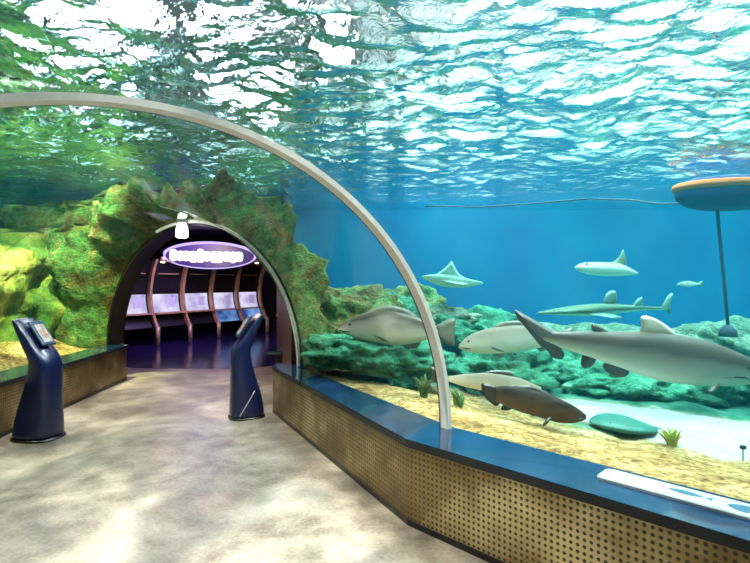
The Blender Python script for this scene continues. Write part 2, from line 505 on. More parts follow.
# ------------------------------------------------------------------ dark hall behind the portal
def wall(name, a, b, z0, z1, mat, sub=1):
    o = mesh(name, [(*a, z0), (*b, z0), (*b, z1), (*a, z1)], [(0, 1, 2, 3)], mat)
    md = o.modifiers.new('thick', 'SOLIDIFY'); md.thickness = .08; md.offset = 0
    tag(o, kind='structure'); return o
wall('wall_hall_right', HALL[0], HALL[1], 0, 1.66, M['brown_panel'])
wall('wall_hall_right_rear', HALL[1], HALL[2], 0, 1.66, M['brown_panel'])
wall('wall_hall_back', HALL[2], HALL[3], 0, 3.05, M['hall_black'])
wall('wall_hall_left', HALL[6], HALL[5], 0, 3.05, M['hall_black'])
wall('wall_hall_side', HALL[5], HALL[4], 0, 3.05, M['hall_black'])
wall('wall_hall_end', HALL[4], HALL[3], 0, 3.05, M['hall_black'])
HI = [(-2.25, 7.15), (-2.95, 9.0), (-4.1, 20)]
vs = [(x, y, 1.66) for x, y in HALL[:3]]+[(x, y, 3.02) for x, y in HI]+[(x, y, 3.02) for x, y in HALL[3:]]
o = mesh('ceiling_hall', vs, [(0, 1, 4, 3), (1, 2, 5, 4), (3, 4, 5, 6, 7, 8, 9)], M['hall_ceiling']); tag(o, kind='structure')
md = o.modifiers.new('thick', 'SOLIDIFY'); md.thickness = .05
# closes the portal plane above the arch
bk_ = Vector((.5, .866, 0))*.16
A = [p+bk_ for p in arch(SEC[3], 40, -.005)]; top = [p+bk_ for p in arch(SEC[3], 40, .22)]
vs = A+top; n = len(A)
o = mesh('wall_portal', vs, [(k, k+1, n+k+1, n+k) for k in range(n-1)], M['hall_black']); tag(o, kind='structure')

# display wall of curved ribs
E0 = Vector((-6.30, 11.95, 0)); E1 = Vector((-3.74, 16.0, 0))
ed = (E1-E0).normalized(); en = Vector((ed.y, -ed.x, 0))      # towards the viewer
disp = empty('display_wall', E0, 0); tag(disp, 'black display wall with tan curved ribs and rows of lit lavender bays', 'display')
LEN = (E1-E0).length; NB = 5; bw = LEN/NB
def ribx(z):   # concave profile: how far the rib stands out
    return .05+.55*((z-1.25)/1.0)**2*(.55 if z > 1.25 else .8)
def P(t, z, out=0.0): return ed*t+en*(ribx(z)+out)+Vector((0, 0, z))
zs = [.42+(2.16-.42)*k/16 for k in range(17)]
for i in range(NB+1):
    m = MB(); rg = []
    for z in zs:
        c_ = P(i*bw, z, .02); h = ed*.035; g = en*.06
        rg.append([c_-h-g, c_+h-g, c_+h+g, c_-h+g])
    m.rings(rg); m.build('rib', M['rib_wood'], disp)
    m = MB(); q = P(i*bw, .42, .05); m.tube([Vector((q.x, q.y, 0)), Vector((q.x, q.y, .46))], .055, 10); m.build('post', M['post_brass'], disp, True)
for i in range(NB):
    a, b = i*bw+.04, (i+1)*bw-.04
    def panel(name, z0, z1, mat, out=-.05, n=6):
        m = MB(); rr = []
        for k in range(n+1):
            z = z0+(z1-z0)*k/n
            rr.append([P(a, z, out-.03), P(b, z, out-.03), P(b, z, out), P(a, z, out)])
        m.rings(rr); return m.build(name, mat, disp)
    panel('upper_panel', 1.30, 2.14, M['hall_black'])
    for z in (1.80, 2.12):
        m = MB(); m.box((P((a+b)/2, z, .0)), (bw*.62, .05, .022), Matrix.Rotation(math.atan2(ed.y, ed.x), 3, 'Z')); m.build('shelf_edge', M['post_brass'], disp)
    lb = panel('lit_bay', .80, 1.27, M['bay'], -.10) if 'bay' in M else None
    if lb is None:
        t = NT('lavender_lit_bay'); v = t.coord('Object'); nz = t.noise(v, 2.2, 3)
        e = t.n('ShaderNodeEmission'); t.l(t.ramp(nz, [(.3, (.34, .30, .62)), (.55, (.70, .66, .92)), (.75, (.95, .93, 1))]), e.inputs[0]); e.inputs[1].default_value = .62
        t.l(e.outputs[0], t.out.inputs['Surface']); M['bay'] = t.mat
        t = NT('blue_lit_bay'); v = t.coord('Object'); nz = t.noise(v, 2.0, 3)
        e = t.n('ShaderNodeEmission'); t.l(t.ramp(nz, [(.35, (.02, .06, .25)), (.6, (.18, .36, .75)), (.75, (.55, .70, .95))]), e.inputs[0]); e.inputs[1].default_value = .6
        t.l(e.outputs[0], t.out.inputs['Surface']); M['bay_blue'] = t.mat
        lb = panel('lit_bay', .80, 1.27, M['bay'], -.10)
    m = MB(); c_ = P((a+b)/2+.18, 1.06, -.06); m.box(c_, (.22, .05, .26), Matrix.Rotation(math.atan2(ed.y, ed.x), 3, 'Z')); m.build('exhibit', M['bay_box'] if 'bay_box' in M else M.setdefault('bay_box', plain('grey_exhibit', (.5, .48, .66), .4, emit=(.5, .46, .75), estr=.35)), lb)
    m = MB(); m.box(P((a+b)/2, .785, .03), (bw-.08, .26, .035), Matrix.Rotation(math.atan2(ed.y, ed.x), 3, 'Z')); m.build('shelf', M['rib_wood'], disp)
    panel('lower_panel', .44, .765, M['bay_blue'] if i >= 3 else M['hall_black'], -.08)

sg = at(211, 256, 13.4)
sign = empty('illuminated_sign', sg); sign.rotation_euler = (0, 0, math.radians(20)); tag(sign, 'glowing white sign on a purple oval board above the display wall', 'sign')
m = MB()
def ell(rx, rz, y, n=40, dz=0): return [Vector((rx*math.cos(2*math.pi*k/n), y, rz*math.sin(2*math.pi*k/n)+dz)) for k in range(n)]
M['sign_board'] = plain('purple_board', (.03, .02, .10), .3, emit=(.14, .07, .5), estr=.12)
m.rings([ell(1.12, .31, .06), ell(1.12, .31, -.02)]); m.build('board', M['sign_board'], sign)
m = MB()
rl = random.Random(9)
x = -.93
while x < .90:
    wd = rl.uniform(.07, .13); up = rl.choice((.13, .13, .16, .19)); dn = rl.choice((.13, .13, .17))
    n = 16; r0, r1 = [], []
    for j in range(n):
        c_, s_ = math.cos(2*math.pi*j/n), math.sin(2*math.pi*j/n)
        px_ = x+wd*abs(c_)**.6*math.copysign(1, c_); pz_ = (up if s_ > 0 else dn)*abs(s_)**.6*math.copysign(1, s_)-.01
        r0.append(Vector((px_, -.021, pz_))); r1.append(Vector((x+(px_-x)*.9, -.05, pz_*.92)))
    m.rings([r0, r1]); x += wd*1.75
m.build('lettering', M['lit_sign'], sign, False)
m = MB(); m.rings([ell(1.20, .37, -.01, 40, .02), ell(1.20, .37, .03, 40, .02), ell(1.13, .32, .03, 40, .0), ell(1.13, .32, -.01, 40, .0), ell(1.20, .37, -.01, 40, .02)], cap=False)
m.build('glowing_rim', emat('rim_glow', (.55, .42, 1), .9), sign)

def spot_fix(loc, label):
    r = empty('spotlight', loc); tag(r, label, 'spotlight')
    m = MB(); m.tube([(0, 0, .10), (0, -.02, -.02)], [.05, .065], 12); m.build('housing', M['post_brass'], r, True)
    m = MB(); m.tube([(0, -.021, -.021), (0, -.025, -.035)], .055, 12); m.build('lamp_face', M['lamp_warm'], r, True)
    m = MB(); m.tube([(0, 0, .10), (0, 0, .30)], .012, 8); m.build('stem', M['black'], r, True)
spot_fix(at(163, 261, 12.3), 'small brass spotlight above the left end of the display wall')
spot_fix(at(257, 262, 14.6), 'small brass spotlight above the right end of the display wall')
# added glowing tube in place of the white reflection at the portal crown
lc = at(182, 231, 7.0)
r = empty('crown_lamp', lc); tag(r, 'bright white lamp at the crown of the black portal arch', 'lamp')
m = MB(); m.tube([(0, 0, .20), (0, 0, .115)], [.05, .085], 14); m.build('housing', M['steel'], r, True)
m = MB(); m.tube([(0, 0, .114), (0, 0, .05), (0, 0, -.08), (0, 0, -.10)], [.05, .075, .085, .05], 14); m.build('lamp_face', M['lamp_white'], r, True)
# low blue bench and shelf inside the portal, on the right
bn = empty('bench', (-1.30, 7.95, 0)); tag(bn, 'low navy bench inside the dark hall behind the right kiosk', 'bench')
m = MB(); m.box((0, 0, .52), (.72, .8, .05)); m.build('seat', M['navy_top'], bn, bevel=.01)
m = MB(); m.box((.05, 0, .25), (.55, .6, .49)); m.build('base', M['black'], bn)
sh = empty('wall_shelf', (-1.30, 8.6, 1.05)); tag(sh, 'thin brown shelf on the dark panel wall at the right of the hall', 'shelf')
m = MB(); m.box((0, 0, 0), (.62, 1.0, .03)); m.build('board', M['rib_wood'], sh)
m = MB(); m.box((.12, 0, -.2), (.28, .5, .36)); m.build('bracket_box', M['orange_wood'], sh)

# ------------------------------------------------------------------ tank: sand bed
TUN = [s['R'] for s in SEC]+[s['L'] for s in reversed(SEC)]
def sdist(X, Y, poly):
    """distance outside a polygon (negative inside), on arrays"""
    d = np.full(X.shape, 1e9); ins = np.zeros(X.shape, bool)
    n = len(poly)
    for i in range(n):
        ax, ay = poly[i]; bx, by = poly[(i+1) % n]
        ex, ey = bx-ax, by-ay
        t = np.clip(((X-ax)*ex+(Y-ay)*ey)/(ex*ex+ey*ey), 0, 1)
        d = np.minimum(d, np.hypot(X-ax-t*ex, Y-ay-t*ey))
        c_ = ((ay > Y) != (by > Y)) & (X < ex*(Y-ay)/(ey if ey else 1e-9)+ax)
        ins ^= c_
    return np.where(ins, -d, d)
def sst(a, b, x): t = np.clip((x-a)/(b-a), 0, 1); return t*t*(3-2*t)
step = .075
gx = np.arange(-8.9, 12.0, step); gy = np.arange(-4.0, 11.95, step)
X, Y = np.meshgrid(gx, gy); D = sdist(X, Y, TUN); DH = sdist(X, Y, HALL)
right = (X + .75*Y - 3.0) > 0
H = np.where(X > -1.0, .52-.30*sst(.15, 2.0, D)+.22*sst(4.5, 8.5, D), .50+.14*sst(.15, .8, D))
NZ = np.array([[noise.fractal(Vector((x*1.1, y*1.1, 0)), 1.0, 2.0, 4) for x in gx] for y in gy])
NZ2 = np.array([[noise.noise(Vector((x*6, y*6, 3.1))) for x in gx] for y in gy])
H = H+NZ*np.where(X > -1.5, .05, .16)*sst(.1, .8, D)+NZ2*.018*sst(.0, .4, D)
W = at(690, 424, 4.75); ang = math.radians(-40)
U = (X-W.x)*math.cos(ang)+(Y-W.y)*math.sin(ang); V = -(X-W.x)*math.sin(ang)+(Y-W.y)*math.cos(ang)
white = 1-sst(.85, 1.05, np.sqrt((U/1.9)**2+(V/.62)**2)+NZ*.25)
algae = sst(1.6, 2.1, D+NZ*.5)*(X > -1)
vid = -np.ones(X.shape, int); vs = []; wv = []; av = []
DK = sdist(X, Y, [q['R'] for q in SEC]+HALL[1:-1]+[q['L'] for q in reversed(SEC)])
keep = (DK > -.2) & ~((Y > 6.0) & (DK < .02) & (X > -2.5))
for j in range(len(gy)):
    for i in range(len(gx)):
        if keep[j, i]:
            vid[j, i] = len(vs); vs.append((X[j, i], Y[j, i], H[j, i])); wv.append(white[j, i]); av.append(algae[j, i]*(1-white[j, i]))
fs = []
for j in range(len(gy)-1):
    for i in range(len(gx)-1):
        q = (vid[j, i], vid[j, i+1], vid[j+1, i+1], vid[j+1, i])
        if min(q) >= 0: fs.append(q)
sand = mesh('sand', vs, fs, M['sand'], None, True)
a_ = sand.data.attributes.new('white_sand', 'FLOAT', 'POINT'); a_.data.foreach_set('value', wv)
a_ = sand.data.attributes.new('algae', 'FLOAT', 'POINT'); a_.data.foreach_set('value', av)
tag(sand, 'golden gravel sand covering the bottom of the tank', 'sand', kind='stuff')
def ground(x, y):
    i = int(round((x-gx[0])/step)); j = int(round((y-gy[0])/step))
    return float(H[max(0, min(len(gy)-1, j)), max(0, min(len(gx)-1, i))])

# ------------------------------------------------------------------ water surface (rippled) and body of water
ZS = 3.30
xs_ = np.concatenate([np.arange(-9, 13.9, .045)]); ys_ = np.concatenate([np.arange(-4, 12.0, .045)])
nx, ny = len(xs_), len(ys_)
def wz(x, y):
    v1 = noise.noise(Vector((x*.9+y*.35, y*1.1-x*.3, .0)))
    wx = x+.25*v1; wy = y+.25*v1
    a = noise.noise(Vector((wx*2.1+wy*.7, wy*4.0, 1.7)))
    b = noise.noise(Vector((wx*5.2+wy*1.6, wy*9.5, 5.3)))
    cal = max(.26, 1-.74*min(1, max(0, (math.hypot(x, y)-6)/5.5)))
    return .035*v1+cal*(.035*v1+.052*(1-2*abs(a))+.019*(1-2*abs(b)))
vs = np.empty((ny*nx, 3)); k = 0
for y in ys_:
    for x in xs_:
        vs[k] = (x, y, ZS+wz(x, y)); k += 1
idx = np.arange(ny*nx).reshape(ny, nx)
fs = np.stack([idx[:-1, :-1], idx[:-1, 1:], idx[1:, 1:], idx[1:, :-1]], -1).reshape(-1, 4)
ws = mesh('water_surface', vs.tolist(), fs.tolist(), M['surface'], None, True)
tag(ws, 'rippled water surface seen from below over the glass tunnel', 'water', kind='stuff')

def solid(name, outline_rings):
    m = MB(); m.rings(outline_rings); return m.build(name, (), None, False)
wb = MB(); wb.box((2.5, 2.45, 1.64), (22.9, 18.9, 3.16))
water = wb.build('tank_water', M['water'], None, False)
far = dict(R=(14.6, -10.56), L=(11.9, -13.28))
cut1 = solid('cutter', [arch(s, 40, .004)+[Vector((*s['L'], -.5)), Vector((*s['R'], -.5))] for s in (far, SEC[0], SEC[1], SEC[2], dict(R=(-.9, 6.25), L=(-4.37, 8.25)))])
hp = [(-.88, 6.14), (-1.5, 8.6), (-2.8, 22), (-12, 22), (-12, 12.4), (-7.2, 10.85), (-4.40, 8.1)]
cut2 = solid('cutter', [[Vector((x, y, -.5)) for x, y in hp], [Vector((x, y, 1.7)) for x, y in hp], [Vector((x-(1.1 if x > -3 else 0), y+(.5 if x > -3 else 0), 3.05)) for x, y in hp]])
for cu in (cut1, cut2):
    md = water.modifiers.new('cut', 'BOOLEAN'); md.operation = 'DIFFERENCE'; md.object = cu; md.solver = 'EXACT'
bpy.context.view_layer.update()
dg = bpy.context.evaluated_depsgraph_get()
nm = bpy.data.meshes.new_from_object(water.evaluated_get(dg))
water.modifiers.clear(); water.data = nm
for cu in (cut1, cut2): bpy.data.objects.remove(cu)
if not nm.materials: nm.materials.append(M['water'])
tag(water, 'clear blue green water filling the tank around the tunnel', 'water', kind='stuff')

# ------------------------------------------------------------------ tank walls, building above
wall('wall_back', (-2.0, 12.0), (14.1, 12.0), 0, 3.50, M['tankwall'])
wall('wall_right', (14.0, 12.0), (14.0, -7), 0, 3.50, M['tankwall'])
wall('wall_left', (-9.0, -7), (-9.0, 12), 0, 3.50, M['greenwall'])
wall('wall_upper_back', (-2.2, 12.1), (14.1, 12.1), 3.32, 7, M['wall_white'])
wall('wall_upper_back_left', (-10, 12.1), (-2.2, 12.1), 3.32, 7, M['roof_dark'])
for i_, (xa, xb) in enumerate(((-1.9, -1.1), (-.75, -.2), (.3, .7), (1.5, 1.75), (2.9, 3.05))):
    o = mesh(f'trim_{i_+4}', [(xa, 12.0, 3.34), (xb, 12.0, 3.34), (xb, 12.0, 6.9), (xa, 12.0, 6.9)], [(0, 1, 2, 3)], M['roof_dark']); tag(o, kind='structure')
    md = o.modifiers.new('thick', 'SOLIDIFY'); md.thickness = .1; md.offset = 0
wall('wall_upper_right', (14.1, 12.0), (14.1, -8), 3.32, 7, M['wall_white'])
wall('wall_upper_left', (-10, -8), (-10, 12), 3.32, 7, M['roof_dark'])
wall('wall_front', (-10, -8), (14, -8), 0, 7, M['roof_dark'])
o = mesh('ceiling', [(1.0, -8, 7), (14.1, -8, 7), (14.1, 12.1, 7), (-1.2, 12.1, 7)], [(0, 1, 2, 3)], M['roof_light']); tag(o, kind='structure')
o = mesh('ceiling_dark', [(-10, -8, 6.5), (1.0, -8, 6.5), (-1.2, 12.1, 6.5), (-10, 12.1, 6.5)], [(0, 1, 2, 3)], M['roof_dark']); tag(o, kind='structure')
wall('wall_tunnel_end', (3.2, -5.1), (6.4, -1.9), 0, 3.0, M['hall_black'])

# rock cladding round the portal
def rockify(name, rings, mat, amp, nvec, seed, close=False):
    vs = []; n = len(rings[0])
    for r_ in rings:
        for p, k in r_:
            q = p*1.0+Vector((seed, seed*2, 0))
            d = noise.fractal(q*1.3, .9, 2.1, 6)*.6+noise.hetero_terrain(q*.7, 1.0, 2.0, 4, .5)*.18
            vs.append(p+nvec(p)*amp*k*d)
    fs = [(i*n+j, i*n+j+1, (i+1)*n+j+1, (i+1)*n+j) for i in range(len(rings)-1) for j in range(n-1)]
    o = mesh(name, vs, fs, mat, None, True); return o
s3 = SEC[3]; Rv = Vector((*s3['R'], ARCH_Z)); Lv = Vector((*s3['L'], ARCH_Z)); Cv = (Rv+Lv)/2; uu = (Rv-Lv).normalized()
fw = Vector((uu.y, -uu.x, 0))            # towards the tank side (the viewer)
if fw.y > 0: fw = -fw
outl = [(2.42, -.3), (2.44, .3), (2.42, 1.0), (2.30, 1.42), (1.85, 1.80), (1.25, 2.25), (.5, 2.45), (-.4, 2.5), (-1.3, 2.45), (-2.1, 2.3), (-2.7, 2.0), (-3.1, 1.2), (-3.2, .4), (-3.2, -.3)]
def polyl(pts, n):
    L = [0]
    for a, b in zip(pts, pts[1:]): L.append(L[-1]+math.dist(a, b))
    out = []
    for k in range(n+1):
        s = L[-1]*k/n
        for i in range(len(pts)-1):
            if s <= L[i+1]+1e-9:
                f = (s-L[i])/(L[i+1]-L[i]); out.append(tuple(a+(b-a)*f for a, b in zip(pts[i], pts[i+1]))); break
    return out
NA = 110
A = arch(s3, NA, .012); O = polyl(outl, NA)
O = [(a*(1+jt), h*(1+jt)) for k, (a, h) in enumerate(O) for jt in (.15*noise.fractal(Vector((k*.13, 4.2, 0)), .8, 2, 4)-.01,)]
rings = []
for j in range(26):
    f = j/16
    row = []
    for k in range(NA+1):
        a = A[k]; ob = Cv+uu*O[k][0]+Vector((0, 0, O[k][1]))
        if f <= 1:
            rs = max(0, min(1, (.5-O[k][0])/2.2)); p = a.lerp(ob, f)+fw*(.32*rs*math.sin(f*math.pi*.8)**1.2); kk = min(1, f*(1.3+1.2*rs))*(.45+.55*rs)
        else:
            g = (j-16)/9
            lf = max(0, min(1, (-O[k][0]-.6)/1.2)); rt = 1-lf
            p = ob+fw*(.19*max(0, min(1, (.5-O[k][0])/2.2))-g*3.6*(1-lf))-uu*(g*(2.6*lf+3.4*rt))+Vector((0, 0, .10*g)); kk = 1-.3*g
        row.append((p, kk))
    rings.append(row)
o = rockify('wall_rock_portal', rings, M['rock_brown'], .38, lambda p: (fw+(p-Cv).normalized()*.5), 3.3); tag(o, kind='structure')

# left rock wall, terraced at the top
lp = polyl([(-3.0, -2.5), (-4.6, .2), (-5.5, 2.6), (-6.0, 4.6), (-6.05, 6.6), (-5.35, 8.2), (-4.75, 8.75)], 110)
rings = []
for j in range(46):
    row = []
    for k, (x, y) in enumerate(lp):
        k0, k1 = max(0, k-2), min(len(lp)-1, k+2)
        t = Vector((lp[k1][0]-lp[k0][0], lp[k1][1]-lp[k0][1], 0)).normalized(); nn = Vector((t.y, -t.x, 0))
        top_h = 2.35+.35*noise.noise(Vector((k*.06, 2, 0)))
        if j <= 32:
            f = j/32; p = Vector((x, y, .3+(top_h-.3)*f))-nn*(.55*f*f)
        else:
            g = (j-32)/13; p = Vector((x, y, top_h+.25*g))-nn*(.55+1.8*g)
        row.append((p, 1.0))
    rings.append(row)
def nleft(p): return Vector((.85, -.45, .12))
o = rockify('wall_rock_left', rings, M['rock_green'], .75, nleft, 7.7); tag(o, kind='structure')

# free reef rocks
def reef_rock(px, py, Y_, w, h, d, mat, seed, label, sink=.3, sub=5):
    c_ = at(px, py, Y_)
    bm = bmesh.new(); bmesh.ops.create_icosphere(bm, subdivisions=sub, radius=1)
    for v in bm.verts:
        q = v.co.copy()
        k = 1+.42*noise.fractal(q*1.4+Vector((seed*3.1, seed, 0)), .8, 2.1, 6)+.20*abs(noise.noise(q*3.5+Vector((seed, 0, 0))))-.05*abs(noise.noise(q*9))
        v.co = Vector((q.x*w*k, q.y*d*k, q.z*h*k))
    me = bpy.data.meshes.new('reef_rock'); bm.to_mesh(me); bm.free()
    o = link('reef_rock', me, mat, None, True)
    o.location = c_; o.rotation_euler = (0, 0, seed*.7)
    tag(o, label, 'rock'); return o
RR = [
 (326, 325, 6.6, .36, .42, .4, 'rock_brown', 'brown green reef rock beside the pale edge of the portal'),
 (352, 318, 6.9, .62, .42, .6, 'rock_brown', 'brown green reef rock just behind the blunt grey fish'),
 (385, 330, 7.2, .75, .46, .7, 'rock_teal', 'green reef rock below the blunt grey fish beside the arch ring'),
 (352, 352, 5.7, .50, .20, .38, 'rock_teal', 'low green reef rock on the sand between portal and arch ring'),
 (405, 362, 6.0, .62, .24, .5, 'rock_teal', 'low green reef rock on the sand left of the arch ring foot'),
 (425, 325, 8.2, .85, .32, .7, 'rock_pale', 'pale flat topped reef rock behind the arch ring'),
 (400, 312, 9.2, .80, .45, .8, 'rock_brown', 'dark peaked reef rock against the blue behind the ring'),
 (470, 338, 8.0, .9, .45, .8, 'rock_teal', 'green reef rock behind the pale blunt fish'),
 (500, 372, 6.8, .9, .30, .7, 'rock_teal', 'low teal reef rock behind the dark brown fish'),
 (560, 372, 7.4, 1.0, .35, .8, 'rock_teal', 'low teal reef rock under the tail of the big shark'),
 (625, 385, 6.7, .9, .30, .7, 'rock_teal', 'low teal reef rock under the belly of the big shark'),
 (700, 392, 6.5, 1.0, .32, .8, 'rock_teal', 'low teal reef rock under the head of the big shark'),
 (600, 345, 9.4, 1.2, .35, .9, 'rock_pale', 'pale reef rock far behind the big shark'),
 (735, 350, 9.0, 1.1, .45, .9, 'rock_pale', 'pale green reef rock by the weighted end of the hanging rope'),
]
for i, (px, py, Y_, w, h, d, mt, lab) in enumerate(RR):
    reef_rock(px, py, Y_, w, h, d, M[mt], i*1.37+.6, lab)

# seaweed tufts
def tuft(px, py, Y_, h, n, col, label, spread=.5):
    c_ = at(px, py, Y_); z = ground(c_.x, c_.y)
    r = empty('seaweed', (c_.x, c_.y, z-.01)); tag(r, label, 'seaweed')
    rnd = random.Random(px)
    m = MB()
    for k in range(n):
        a = rnd.uniform(0, 6.28); l = h*rnd.uniform(.6, 1.1); s = spread*rnd.uniform(.3, 1)*l
        b0 = Vector((rnd.uniform(-.03, .03), rnd.uniform(-.03, .03), 0))
        pts = [b0+Vector((math.cos(a)*s*f*f, math.sin(a)*s*f*f, l*f)) for f in (0, .3, .6, .85, 1)]
        m.tube(pts, [.006, .013, .012, .008, .002], 6)
    m.build('fronds', col, r, True)
    m = MB(); m.tube([(0, 0, -.02), (0, 0, .03)], [.05, .03], 8); m.build('holdfast', col, r, True)
M['weed'] = plain('green_weed', (.08, .16, .04), .6, 0, .4, 12)
M['weed_y'] = plain('yellow_green_weed', (.36, .42, .05), .6, 0, .3, 12)
tuft(424, 405, 4.8, .20, 26, M['weed'], 'dark green seaweed tuft just left of the arch ring foot')
tuft(458, 408, 4.6, .16, 26, M['weed'], 'dark green seaweed tuft just right of the arch ring foot')
tuft(672, 441, 4.25, .14, 34, M['weed_y'], 'yellow green seaweed clump on white sand at the edge of the gravel', .9)
st = at(743, 452, 3.9); g_ = ground(st.x, st.y)
r = empty('marker_stake', (st.x, st.y, g_-.02)); tag(r, 'tiny dark stake standing in the gravel near the information strip', 'stake')
m = MB(); m.tube([(0, 0, 0), (0, 0, .11)], .005, 6); m.build('stem', M['rope'], r, True)
m = MB(); m.box((0, 0, .12), (.04, .03, .03)); m.build('head', M['rope'], r, bevel=.006)

# ------------------------------------------------------------------ fish
def interp(tbl, x):
    if x <= tbl[0][0]: return tbl[0][1:]
    for a, b in zip(tbl, tbl[1:]):
        if x <= b[0]:
            f = (x-a[0])/(b[0]-a[0]); return tuple(p+(q-p)*f for p, q in zip(a[1:], b[1:]))
    return tbl[-1][1:]
def fish(name, label, cat, Y_, stations, mats, wr=.55, fins=(), flats=(), eye=None, yaw=0.0, wfun=None, bend=0.0, mouth=None, p=2.0, group=None):
    """stations: (x, top, bottom) outline of the animal; built life size at Y_ metres"""
    st = sorted(stations); k = Y_/F
    xc = (st[0][0]+st[-1][0])/2; yc = sum((a+b)/2 for _, a, b in st)/len(st)
    org = at(xc, yc, Y_)
    n = 28; N = 34
    x0, x1 = st[0][0], st[-1][0]
    def lx(x): return (x-xc)*k/math.cos(yaw)
    def lz(y): return (yc-y)*k
    # smooth outline
    dense = []
    for i in range(N+1):
        x = x0+(x1-x0)*(.5-.5*math.cos(math.pi*i/N))
        a0 = interp(st, x); am = interp(st, x-(x1-x0)*.02); ap = interp(st, x+(x1-x0)*.02)
        if 0 < i < N: t_, b_ = [(2*p_+q+r_)/4 for p_, q, r_ in zip(a0, am, ap)]
        else: t_, b_ = a0
        dense.append((x, t_, b_))
    hm = max(b-t for _, t, b in dense)/2*k
    m = MB(); rings = []; bk = []
    for x, t_, b_ in dense:
        h = max(.001, (b_-t_)/2*k); zc = lz((t_+b_)/2)
        f = (x-x0)/(x1-x0)
        w = h*wr if wfun is None else wfun(f)*k
        bk += [math.sin(2*math.pi*j/n) for j in range(n)]
        rings.append([Vector((lx(x), w*abs(math.cos(2*math.pi*j/n))**(2/p)*math.copysign(1, math.cos(2*math.pi*j/n)), zc+h*abs(math.sin(2*math.pi*j/n))**(2/p)*math.copysign(1, math.sin(2*math.pi*j/n)))) for j in range(n)])
    m.rings(rings, 0)
    def lens(pts, t, mi=1):
        c_ = sum(pts, Vector())/len(pts)
        nv = Vector()
        for a, b in zip(pts, pts[1:]+pts[:1]): nv += (a-c_).cross(b-c_)
        nv.normalize()
        inner = [c_+(q-c_)*.62 for q in pts]
        nn = len(pts)
        vs = pts+[q+nv*t for q in inner]+[q-nv*t for q in inner]
        fs = []
        for i in range(nn):
            j = (i+1) % nn
            fs += [(i, j, nn+j, nn+i), (j, i, 2*nn+i, 2*nn+j)]
        fs += [tuple(nn+i for i in range(nn)), tuple(2*nn+i for i in reversed(range(nn)))]
        m.add(vs, fs, mi)
    def roundpoly(pts):
        out = []
        n_ = len(pts)
        for i in range(n_):
            a, b = pts[i], pts[(i+1) % n_]
            out += [tuple(.82*u+.18*v for u, v in zip(a, b)), tuple(.18*u+.82*v for u, v in zip(a, b))]
        return out
    def rp2(q): return roundpoly(roundpoly(q))
    for pts in fins:
        fm = 1
        if pts[0] == 'pale': fm = 3; pts = pts[1]
        lens([Vector((lx(x), 0, lz(y))) for x, y in rp2(pts)], max(.006, .011*(x1-x0)*k/1.2), fm)
    for pts in flats:      # paired side fins: (x, y, sideways offset in pixels)
        for sgn in (-1, 1):
            lens([Vector((lx(x), sgn*d_*k, lz(y))) for x, y, d_ in rp2(pts)], .012)
    if eye:
        for sgn in (-1, 1):
            ex, ey, er = eye
            f = (ex-x0)/(x1-x0); t_, b_ = interp(st, ex); h = (b_-t_)/2*k
            w = h*wr if wfun is None else wfun(f)*k
            rel = min(.95, abs(lz(ey)-lz((t_+b_)/2))/h)
            yy = w*math.sqrt(max(.05, 1-rel**2))
            bm = bmesh.new(); bmesh.ops.create_uvsphere(bm, u_segments=10, v_segments=8, radius=er*k)
            m.add([Vector((lx(ex)+v.co.x, sgn*yy*.97+v.co.y*.6, lz(ey)+v.co.z)) for v in bm.verts], [tuple(v.index for v in f_.verts) for f_ in bm.faces], 2); bm.free()
    if mouth:
        pts = [Vector((lx(x), 0, lz(y))) for x, y in mouth]
        for sgn in (-1, 1):
            q = []
            for (x, y), v in zip(mouth, pts):
                t_, b_ = interp(st, x); h = max(.002, (b_-t_)/2*k); f = (x-x0)/(x1-x0)
                w = h*wr if wfun is None else wfun(f)*k
                rel = min(.97, abs(lz(y)-lz((t_+b_)/2))/h)
                q.append(Vector((v.x, sgn*w*math.sqrt(1-rel**2), v.z)))
            m.tube(q, [.003]+[.009]*(len(q)-2)+[.003], 6, 2)
    if bend:
        L = (x1-x0)*k
        m.v = [(x, y+bend*(2*x/L)**2*L*.25*math.copysign(1, -x) if x*bend_dir(stations) < 0 else y, z) for x, y, z in m.v]
    o = m.build(name, [mats[0], mats[1], M['eye'], *mats[2:]], None, True)
    ab = o.data.attributes.new('back', 'FLOAT', 'POINT'); ab.data.foreach_set('value', bk+[1.0]*(len(m.v)-len(bk)))
    o.location = org; o.rotation_euler = (0, 0, yaw)
    tag(o, label, cat, group)
    return o
def bend_dir(s): return 1

